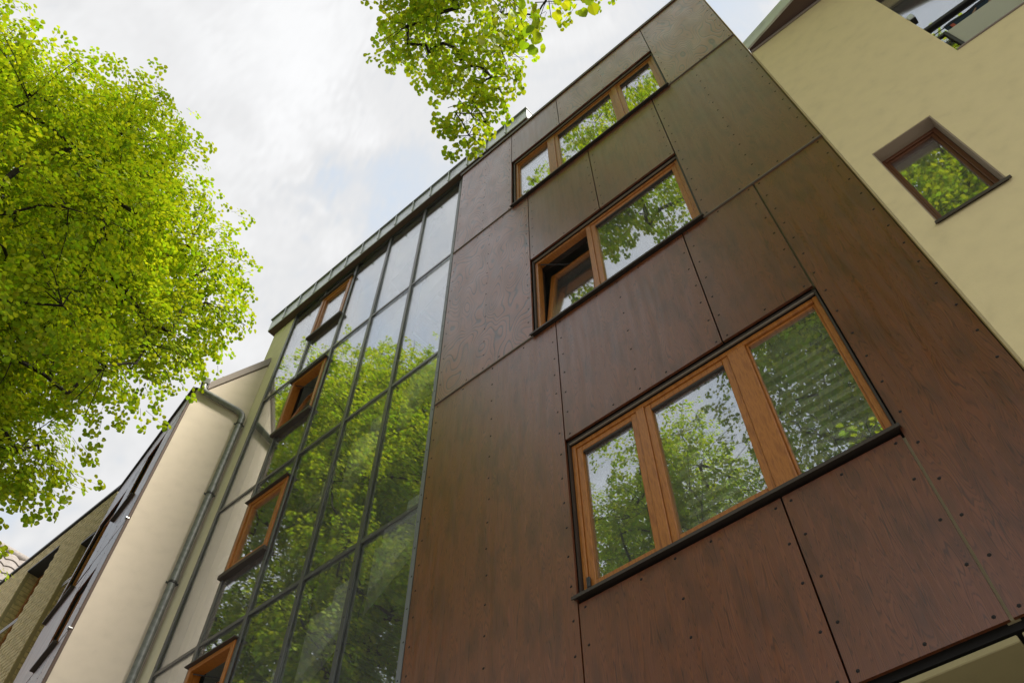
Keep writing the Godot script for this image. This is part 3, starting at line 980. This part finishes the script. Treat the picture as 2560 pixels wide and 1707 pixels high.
# ------------------------------------------------------------------ yellow brick house
func brick_house() -> void:
	var zb := -3.053
	var h := thing("brick_house", "low yellow brick house with tall narrow windows beyond the plywood street front", "house", Vector3(-13.3, 0, zb))
	var off := -h.position
	var x0 := -15.6
	var x1 := -10.80
	var top := 11.104
	var W := [[-13.229, -12.276, 6.468, 10.744], [-11.239, -10.845, 6.257, 10.193], [-15.4, -14.5, 6.468, 10.744]]
	var st := begin()
	wall(st, x0, x1, 0.0, top - 0.01, zb - 0.012, zb - 0.3, W)
	part(h, "wall", st, M.mortar).position = off
	# brick courses, too fine to tell apart at this distance
	var bs := begin()
	var y := 5.0
	var row := 0
	while y < top - 0.08:
		var x := x0 + (0.125 if row % 2 == 1 else 0.0)
		while x < x1 - 0.05:
			var xa := x
			var xb := minf(x + 0.24, x1)
			var clear := true
			for q in W:
				if xb > q[0] - 0.001 and xa < q[1] + 0.001 and y + 0.071 > q[2] and y < q[3]:
					if xa < q[0] - 0.06:
						xb = q[0]
					elif xb > q[1] + 0.06:
						xa = q[1]
					else:
						clear = false
			if clear:
				box(bs, Vector3(xa + 0.004, y, zb - 0.06), Vector3(xb - 0.004, y + 0.068, zb + rng.randf_range(-0.0015, 0.0015)))
			x += 0.25
		y += 0.0833
		row += 1
	# bricks of the reveals
	for q in W:
		var yy: float = q[2]
		while yy < q[3] - 0.06:
			box(bs, Vector3(q[0] - 0.09, yy, zb - 0.28), Vector3(q[0] + 0.006, yy + 0.068, zb - 0.062))
			box(bs, Vector3(q[1] - 0.006, yy, zb - 0.28), Vector3(q[1] + 0.09, yy + 0.068, zb - 0.062))
			yy += 0.0833
	part(h, "bricks", bs, M.brick, true).position = off
	bx(h, "coping", M.dark_metal, x0, x1 - 0.02, top, top + 0.05, zb - 0.32, zb + 0.03, 0.005).position = off
	for q in W:
		var w := group_part(h, "window")
		w.position = off
		bx(w, "lintel", M.dark_metal, q[0] + 0.007, q[1] - 0.007, q[3] - 0.04, q[3] - 0.002, zb - 0.25, zb + 0.01, 0.003)
		ring(w, "frame", M.larch, q[0] + 0.007, q[1] - 0.007, q[2] + 0.01, q[3] - 0.042, zb - 0.20, zb - 0.27, 0.06)
		pane(w, q[0] + 0.06, q[1] - 0.06, q[2] + 0.07, q[3] - 0.1, zb - 0.22)
		for yb in [9.39, 9.44]:
			var t := begin()
			tube(t, PackedVector3Array([Vector3(q[0] + 0.007, yb, zb - 0.05), Vector3(q[1] - 0.007, yb, zb - 0.05)]), PackedFloat32Array([0.010, 0.010]), 8)
			part(w, "guard_bar", t, M.steel)
	bx(h, "back_wall", M.room_wall, x0, x1, 0.0, top - 0.05, -7.4, -7.2, 0.0).position = off
	bx(h, "roof", M.membrane, x0, x1, top - 0.3, top - 0.05, -7.19, zb - 0.31, 0.0).position = off
	bx(h, "end_wall", M.room_wall, x0, x0 + 0.2, 0.0, top - 0.31, -7.19, zb - 0.31, 0.0).position = off
	bx(h, "end_wall", M.brick, x1 - 0.2, x1, 0.0, top - 0.31, -7.19, zb - 0.31, 0.0).position = off


func tiled_house() -> void:
	var rx := -17.75
	var ry := 14.0
	var z1 := -2.9
	var h := thing("tiled_house", "far house with a steep grey-brown tiled roof rising behind the brick house", "house", Vector3(rx + 2.0, 0, -6.0))
	var off := -h.position
	var st := begin()
	prism(st, PackedVector3Array([Vector3(rx, ry - 0.06, z1 - 6.0), Vector3(rx + 2.0, ry - 3.0, z1 - 6.0), Vector3(rx + 2.0, 0, z1 - 6.0), Vector3(rx - 2.0, 0, z1 - 6.0), Vector3(rx - 2.0, ry - 3.0, z1 - 6.0)]), Vector3(0, 0, 6.0))
	part(h, "gable_wall", st, M.brick).position = off
	# roof covering: pan tiles, each its own piece
	var roof := group_part(h, "roof")
	roof.position = off
	var tile := begin()
	var n := 6
	for k in n:
		var a := float(k) / n
		var b := float(k + 1) / n
		var ha := 0.045 * sin(a * PI)
		var hb := 0.045 * sin(b * PI)
		var za := a * 0.30
		var zb := b * 0.30
		quad(tile, Vector3(0, ha + 0.035, za), Vector3(0, hb + 0.035, zb), Vector3(-0.42, hb, zb), Vector3(-0.42, ha, za), Vector3(0.08, 1, cos((a + b) * PI / 2.0) * -0.45).normalized())
		quad(tile, Vector3(0, ha + 0.035, za), Vector3(0, hb + 0.035, zb), Vector3(0, hb * 0.7 + 0.005, zb), Vector3(0, ha * 0.7 + 0.005, za), Vector3(1, 0, 0))
	tile.index()
	var tm := tile.commit()
	var slope := atan2(2.94, 2.0)
	var basis := Basis(Vector3(0, 0, 1), -slope)
	for c in 18:
		for r in 10:
			var t := MeshInstance3D.new()
			t.name = "tile"
			t.mesh = tm
			t.material_override = M.tile
			var p := Vector3(rx, ry, z1 - 0.3) + basis * Vector3(0.42 + r * 0.36, 0.0, 0.0) - Vector3(0, 0, c * 0.30)
			t.transform = Transform3D(basis, p)
			roof.add_child(t, true)
	var rg := begin()
	tube(rg, PackedVector3Array([Vector3(rx, ry + 0.03, z1), Vector3(rx, ry + 0.03, z1 - 6.0)]), PackedFloat32Array([0.10, 0.10]), 10)
	part(roof, "ridge", rg, M.tile)


# ------------------------------------------------------------------ trees
func leaf_spray(seed_: int, leaves: int, size: float, reach: float) -> ArrayMesh:
	var r := RandomNumberGenerator.new()
	r.seed = seed_
	var st := begin()
	for k in leaves:
		var t := (k + 0.6) / leaves
		var side := 1.0 if k % 2 == 0 else -1.0
		var s := size * r.randf_range(0.7, 1.15)
		var base := Vector3(t * reach, -0.10 * t * t * reach, 0)
		var dir := Vector3(r.randf_range(0.1, 0.9), r.randf_range(-0.75, 0.15), side * r.randf_range(0.5, 1.1)).normalized()
		var up := Vector3(r.randf_range(-0.55, 0.55), 1.0, r.randf_range(-0.55, 0.55)).normalized()
		var across := dir.cross(up).normalized()
		up = across.cross(dir).normalized()
		base += dir * s * r.randf_range(0.2, 1.1) + Vector3(r.randf_range(-0.05, 0.05), r.randf_range(-0.07, 0.05), r.randf_range(-0.05, 0.05))
		var tone := r.randf_range(0.75, 1.2)
		var warm := r.randf()
		var c := Color(lerpf(0.29, 0.52, warm) * tone, lerpf(0.45, 0.55, warm) * tone, lerpf(0.026, 0.036, warm) * tone)
		# a broad heart-shaped blade folded along its midrib
		var rim := [[0.0, 0.0], [-0.06, 0.32], [0.2, 0.56], [0.55, 0.53], [0.85, 0.27], [1.03, 0.0]]
		var mid := []
		for q in rim:
			mid.append(base + dir * s * q[0] - up * s * 0.12 * q[0] * q[0])
		for sd in [-1.0, 1.0]:
			var n: Vector3 = (up + across * sd * 0.28).normalized()
			for i in range(0, rim.size() - 1):
				var a: Vector3 = base + dir * s * rim[i][0] + across * sd * s * rim[i][1] + up * s * (0.16 * rim[i][1] - 0.12 * rim[i][0] * rim[i][0])
				var b: Vector3 = base + dir * s * rim[i + 1][0] + across * sd * s * rim[i + 1][1] + up * s * (0.16 * rim[i + 1][1] - 0.12 * rim[i + 1][0] * rim[i + 1][0])
				var m: Vector3 = base + dir * s * 0.45 - up * s * 0.02
				var flip := (m - a).cross(b - a).dot(n) < 0.0
				for p in ([a, m, b] if flip else [a, b, m]):
					st.set_color(c)
					st.set_normal(n)
					st.add_vertex(p)
	# the twig
	for k in 3:
		var a0 := TAU * k / 3.0
		var a1 := TAU * (k + 1) / 3.0
		var p0 := Vector3(-0.05, cos(a0) * 0.003, sin(a0) * 0.003)
		var p1 := Vector3(-0.05, cos(a1) * 0.003, sin(a1) * 0.003)
		var q := Vector3(reach, -0.1 * reach, 0)
		for p in [p0, p1, q]:
			st.set_color(Color(0.05, 0.04, 0.02))
			st.set_normal((p0 + p1 - Vector3(-0.1, 0, 0)).normalized())
			st.add_vertex(p)
	st.index()
	return st.commit()


# puffs: [centre, radius, number of sprays]
func tree(label: String, at: Vector3, trunk_h: float, trunk_r: float, puffs: Array, seed_: int, spray: ArrayMesh, group: String) -> void:
	var r := RandomNumberGenerator.new()
	r.seed = seed_
	var root := thing("lime_tree", label, "tree", at, group)
	# skeleton: nodes with parents; the trunk first
	var pos := PackedVector3Array()
	var par := PackedInt32Array()
	var load_ := PackedFloat32Array()
	var seg := 14
	for i in seg + 1:
		var t := float(i) / seg
		pos.append(Vector3(0.18 * sin(t * 4.0 + seed_), t * trunk_h, 0.15 * sin(t * 3.1 + seed_ * 2.0)))
		par.append(i - 1)
		load_.append(0.0)
	var trunk_n := pos.size()
	var order := range(puffs.size())
	order.sort_custom(func(a, b):
		var pa: Vector3 = puffs[a][0] - at
		var pb: Vector3 = puffs[b][0] - at
		return Vector2(pa.x, pa.z).length() < Vector2(pb.x, pb.z).length())
	for oi in order:
		var c: Vector3 = puffs[oi][0] - at
		var best := -1
		var bd := 1e9
		for i in pos.size():
			if i < trunk_n and pos[i].y < trunk_h * 0.22:
				continue
			var d := pos[i].distance_to(c)
			var dy := c.y - pos[i].y
			var cost := d + maxf(0.0, 0.35 * d - dy) * 0.9
			if cost < bd:
				bd = cost
				best = i
		var a := pos[best]
		var n := maxi(2, int(a.distance_to(c) / 0.55))
		var prev := best
		var bend := Vector3(r.randf_range(-0.12, 0.12), 0.16, r.randf_range(-0.12, 0.12)) * a.distance_to(c)
		for k in n:
			var t := float(k + 1) / n
			pos.append(a.lerp(c, t) + bend * sin(t * PI) + Vector3(r.randf_range(-0.04, 0.04), r.randf_range(-0.04, 0.04), r.randf_range(-0.04, 0.04)))
			par.append(prev)
			load_.append(0.0)
			prev = pos.size() - 1
		var w := prev
		while w >= 0:
			load_[w] += puffs[oi][1]
			w = par[w]
		# twigs inside the puff
		for k in 5:
			var e: Vector3 = c + Vector3(r.randfn(), r.randfn() * 0.7 - 0.1, r.randfn()).normalized() * puffs[oi][1] * 0.85
			pos.append((c + e) / 2.0 + Vector3(0, 0.08, 0))
			par.append(prev)
			load_.append(0.12)
			pos.append(e)
			par.append(pos.size() - 2)
			load_.append(0.04)
	var total := load_[0]
	var tr := begin()
	var tp := PackedVector3Array()
	var trr := PackedFloat32Array()
	for i in trunk_n:
		tp.append(pos[i])
		trr.append(maxf(trunk_r * sqrt(load_[i] / total), 0.02) * (1.25 if i == 0 else 1.0))
	tube(tr, tp, trr, 12, false)
	part(root, "trunk", tr, M.bark)
	var lb := begin()
	for i in range(trunk_n, pos.size()):
		var p := par[i]
		var r1 := maxf(trunk_r * sqrt(load_[i] / total) * 0.72, 0.005)
		var r0 := minf(maxf(trunk_r * sqrt(load_[p] / total) * 0.72, 0.005), r1 * 1.5)
		tube(lb, PackedVector3Array([pos[p], pos[i]]), PackedFloat32Array([r0, r1]), 5, false)
	part(root, "limbs", lb, M.bark)
	# crown: sprays of leaves all through the puffs
	var where := []
	var tint := []
	for q in puffs:
		var c: Vector3 = q[0] - at
		var pt := r.randf_range(0.88, 1.12)
		for k in q[2]:
			var d := Vector3(r.randfn(), r.randfn(), r.randfn()).normalized()
			var rad: float = q[1] * pow(r.randf(), 0.45) * (0.85 + 0.3 * sin(d.x * 4.0 + c.x * 3.0) * sin(d.z * 4.0 + c.z * 5.0))
			var p := c + Vector3(d.x, d.y * 0.78, d.z) * rad
			var yaw := atan2(-d.z, d.x) + r.randf_range(-0.9, 0.9)
			var b := Basis(Vector3.UP, yaw) * Basis(Vector3(0, 0, 1), r.randf_range(-0.75, 0.25)) * Basis(Vector3.RIGHT, r.randf_range(-0.5, 0.5))
			var s := r.randf_range(0.8, 1.2)
			where.append(Transform3D(b.scaled(Vector3(s, s, s)), p))
			var g := r.randf_range(0.85, 1.15) * pt
			tint.append(Color(g * r.randf_range(0.9, 1.1), g, g))
	var mm := MultiMesh.new()
	mm.transform_format = MultiMesh.TRANSFORM_3D
	mm.use_colors = true
	mm.mesh = spray
	mm.instance_count = where.size()
	for i in where.size():
		mm.set_instance_transform(i, where[i])
		mm.set_instance_color(i, tint[i])
	var mi := MultiMeshInstance3D.new()
	mi.name = "crown"
	mi.multimesh = mm
	mi.material_override = M.leaf
	mi.set_meta("kind", "stuff")
	root.add_child(mi)


# puffs scattered through an egg-shaped crown, most of them in its outer shell
func crown(c: Vector3, rad: Vector3, n: int, seed_: int, sprays: int, lo := 0.8, hi := 1.25) -> Array:
	var r := RandomNumberGenerator.new()
	r.seed = seed_
	var out := []
	var tries := 0
	while out.size() < n and tries < 6000:
		tries += 1
		var d := Vector3(r.randfn(), r.randfn(), r.randfn()).normalized()
		var k := pow(r.randf(), 0.4)
		var taper := 1.0 - 0.35 * maxf(0.0, d.y * k)
		var p := c + Vector3(d.x * rad.x * taper, d.y * rad.y, d.z * rad.z * taper) * k
		var s := r.randf_range(lo, hi)
		var ok := true
		for q in out:
			if p.distance_to(q[0]) < 0.62 * (s + q[1]) * 0.62:
				ok = false
				break
		if ok:
			out.append([p, s, int(sprays * s * s)])
	return out


# keeps the puffs that stay clear of a plane: the trees are cut back from the houses
func clear_of(puffs: Array, from: Vector3, n: Vector3, slack := 1.0) -> Array:
	return puffs.filter(func(q): return (q[0] - from).dot(n) > q[1] * slack)


func with_more(puffs: Array, more: Array, sprays: int) -> Array:
	for q in more:
		puffs.append([Vector3(q[0], q[1], q[2]), q[3], int(sprays * q[3] * q[3])])
	return puffs


func trees() -> void:
	var near := leaf_spray(5, 11, 0.055, 0.27)
	var street := "lime trees along the street"
	# beside the left-hand houses
	var a := crown(Vector3(-9.8, 12.4, 0.5), Vector3(2.8, 4.9, 2.9), 110, 41, 128)
	a = a.filter(func(q): return q[0].y > 11.6 or q[0].z - q[1] > -2.2)
	a = with_more(a, [[-8.3, 14.6, 2.6, 0.9], [-9.0, 15.4, 2.9, 0.95], [-9.8, 16.2, 2.2, 0.9], [-8.4, 12.3, -2.2, 0.7], [-8.0, 13.0, -1.7, 0.75], [-7.9, 11.3, -1.8, 0.7], [-7.6, 11.9, -1.9, 0.8], [-7.8, 10.7, -1.6, 0.75], [-7.6, 9.6, -1.3, 0.75], [-8.3, 8.5, -1.1, 0.8], [-8.9, 7.6, -0.9, 0.75], [-9.6, 7.2, -0.7, 0.7], [-8.6, 8.9, -1.45, 0.6], [-7.0, 9.4, -0.4, 0.8], [-7.0, 8.4, 0.4, 0.8], [-7.6, 7.4, 0.6, 0.8], [-6.8, 10.6, 0.2, 0.9]], 140)
	tree("tall bright green lime tree at the left, in front of the cream house", Vector3(-10.2, 0, 1.2), 15.5, 0.26, a, 3, near, street)
	# over and behind the camera; a long branch reaches forward in front of the roof
	var b := crown(Vector3(0.9, 13.6, 2.4), Vector3(3.6, 5.4, 3.4), 130, 57, 80)
	b = clear_of(b, Vector3(0, 1.6, 0), Vector3(0.635, 0.2055, 0.7447), 1.05)
	b = with_more(b, [[-1.2, 17.0, -0.6, 0.9], [-0.3, 15.2, -1.3, 0.8], [-2.0, 18.0, -0.4, 0.9], [-1.5, 16.2, -0.7, 0.8], [-2.5, 18.6, 0.4, 0.9], [0.7, 15.2, -1.2, 0.8], [-0.5, 18.5, -0.6, 0.9], [0.5, 17.2, -1.2, 0.8], [-4.2, 19.6, 0.3, 0.9], [-3.4, 19.0, -0.1, 0.9], [-2.8, 20.0, -0.4, 0.9], [-1.7, 20.0, -0.6, 0.9]], 115)
	b = with_more(b, [[-2.0, 14.3, -0.4, 0.5], [-2.6, 13.7, -0.9, 0.55], [-2.95, 13.4, -1.2, 0.45], [-2.25, 13.4, -1.5, 0.58], [-2.8, 13.0, -1.6, 0.55], [-2.55, 12.7, -2.0, 0.5], [-2.05, 12.9, -2.15, 0.45], [-2.3, 12.5, -2.3, 0.38], [-2.7, 12.3, -2.35, 0.38], [-1.75, 13.1, -1.9, 0.38], [-1.95, 13.6, -1.2, 0.48], [-0.75, 12.9, -2.35, 0.3], [-1.2, 13.2, -2.15, 0.3], [-3.2, 14.3, -1.5, 0.45], [-2.9, 14.9, -1.1, 0.5], [-0.72, 7.1, -0.82, 0.27], [-2.75, 11.95, -2.4, 0.34], [-2.85, 11.6, -2.45, 0.26]], 150)
	tree("lime tree over the pavement whose leafy branch hangs in front of the roof edge", Vector3(1.6, 0, 3.4), 15.5, 0.24, b, 7, near, street)
	# between the two, set back towards the kerb
	var c := crown(Vector3(-5.6, 11.6, 5.6), Vector3(2.9, 4.8, 2.7), 75, 59, 100)
	tree("lime tree at the kerb, mirrored in the left pane of the lowest plywood-house window", Vector3(-5.8, 0, 5.0), 14.0, 0.22, c, 11, near, street)


# ------------------------------------------------------------------ ground
func ground() -> void:
	var q := [["street", M.asphalt, -60.0, 60.0, -0.2, 0.0, 5.32, 9.3], ["pavement", M.paving, -60.0, 60.0, -0.2, 0.12, -9.0, 5.2], ["kerb", M.kerb, -60.0, 60.0, -0.2, 0.13, 5.201, 5.319], ["pavement", M.paving, -60.0, 60.0, -0.2, 0.12, 9.42, 15.0], ["kerb", M.kerb, -60.0, 60.0, -0.2, 0.13, 9.301, 9.419]]
	for s in q:
		var o := bx(self, numbered(s[0]), s[1], s[2], s[3], s[4], s[5], s[6], s[7], 0.0)
		o.set_meta("kind", "structure")
	var g := bx(self, "ground", M.paving, -400, 400, -0.5, -0.25, -400, 400, 0.0)
	g.set_meta("kind", "structure")


# ------------------------------------------------------------------ sky
func sky_image() -> ImageTexture:
	var w := 1024
	var hgt := 512
	var n1 := FastNoiseLite.new()
	n1.seed = 17
	n1.noise_type = FastNoiseLite.TYPE_SIMPLEX_SMOOTH
	n1.frequency = 1.5
	n1.fractal_octaves = 6
	n1.domain_warp_enabled = true
	n1.domain_warp_amplitude = 0.35
	n1.domain_warp_frequency = 1.6
	var data := PackedFloat32Array()
	data.resize(w * hgt * 3)
	var sun := SUN.normalized()
	for j in hgt:
		var el := (0.5 - (j + 0.5) / hgt) * PI
		for i in w:
			var az := (i + 0.5) / w * TAU
			var d := Vector3(sin(az) * cos(el), sin(el), -cos(az) * cos(el))
			var k := (j * w + i) * 3
			if d.y < -0.02:
				data[k] = 0.30
				data[k + 1] = 0.30
				data[k + 2] = 0.29
				continue
			# a flat cloud deck: coarser overhead, drawn out towards the horizon
			var q := d / (d.y + 0.45) * 1.3
			var v := n1.get_noise_3d(q.x, q.y * 0.5, q.z) * 0.5 + 0.5
			var cover := smoothstep(0.22, 0.52, v)
			var thick := smoothstep(0.35, 0.85, v)
			var glow := pow(clampf(d.dot(sun) * 0.5 + 0.5, 0.0, 1.0), 6.0)
			var white := 0.475 + 0.13 * thick + 0.05 * glow
			var c := Vector3(0.38, 0.45, 0.54).lerp(Vector3(white * 0.985, white * 0.99, white), 0.25 + 0.75 * cover)
			data[k] = c.x
			data[k + 1] = c.y
			data[k + 2] = c.z
	var im := Image.create_from_data(w, hgt, false, Image.FORMAT_RGBF, data.to_byte_array())
	return ImageTexture.create_from_image(im)


const SUN := Vector3(0.66, 0.74, -0.08)   # towards the veiled sun


func _ready() -> void:
	rng.seed = 4
	# camera
	var cam := Camera3D.new()
	cam.name = "camera"
	cam.position = Vector3(0, 1.6, 0)
	cam.rotation_degrees = Vector3(55.558, 40.456, 0)
	cam.fov = 45.17
	cam.near = 0.05
	cam.far = 2000.0
	add_child(cam)
	cam.current = true
	# sky, exposure
	var env := Environment.new()
	env.background_mode = Environment.BG_SKY
	var sky := Sky.new()
	var pan := PanoramaSkyMaterial.new()
	pan.panorama = sky_image()
	sky.sky_material = pan
	env.sky = sky
	env.tonemap_mode = Environment.TONE_MAPPER_LINEAR
	env.tonemap_exposure = 1.65
	env.sdfgi_enabled = true
	env.ssao_enabled = true
	env.ssil_enabled = true
	var we := WorldEnvironment.new()
	we.name = "environment"
	we.environment = env
	add_child(we)
	# the sun behind thin cloud
	var sun := DirectionalLight3D.new()
	sun.name = "sun"
	sun.light_energy = 1.5
	sun.light_color = Color(1.0, 0.97, 0.92)
	sun.light_angular_distance = 14.0
	sun.shadow_enabled = true
	add_child(sun)
	sun.look_at_from_position(SUN * 50.0, Vector3.ZERO, Vector3(0, 0, 1))
	make_materials()
	ground()
	plywood_house()
	stairwell()
	yellow_house()
	cream_house()
	brick_house()
	tiled_house()
	trees()
	blinds()
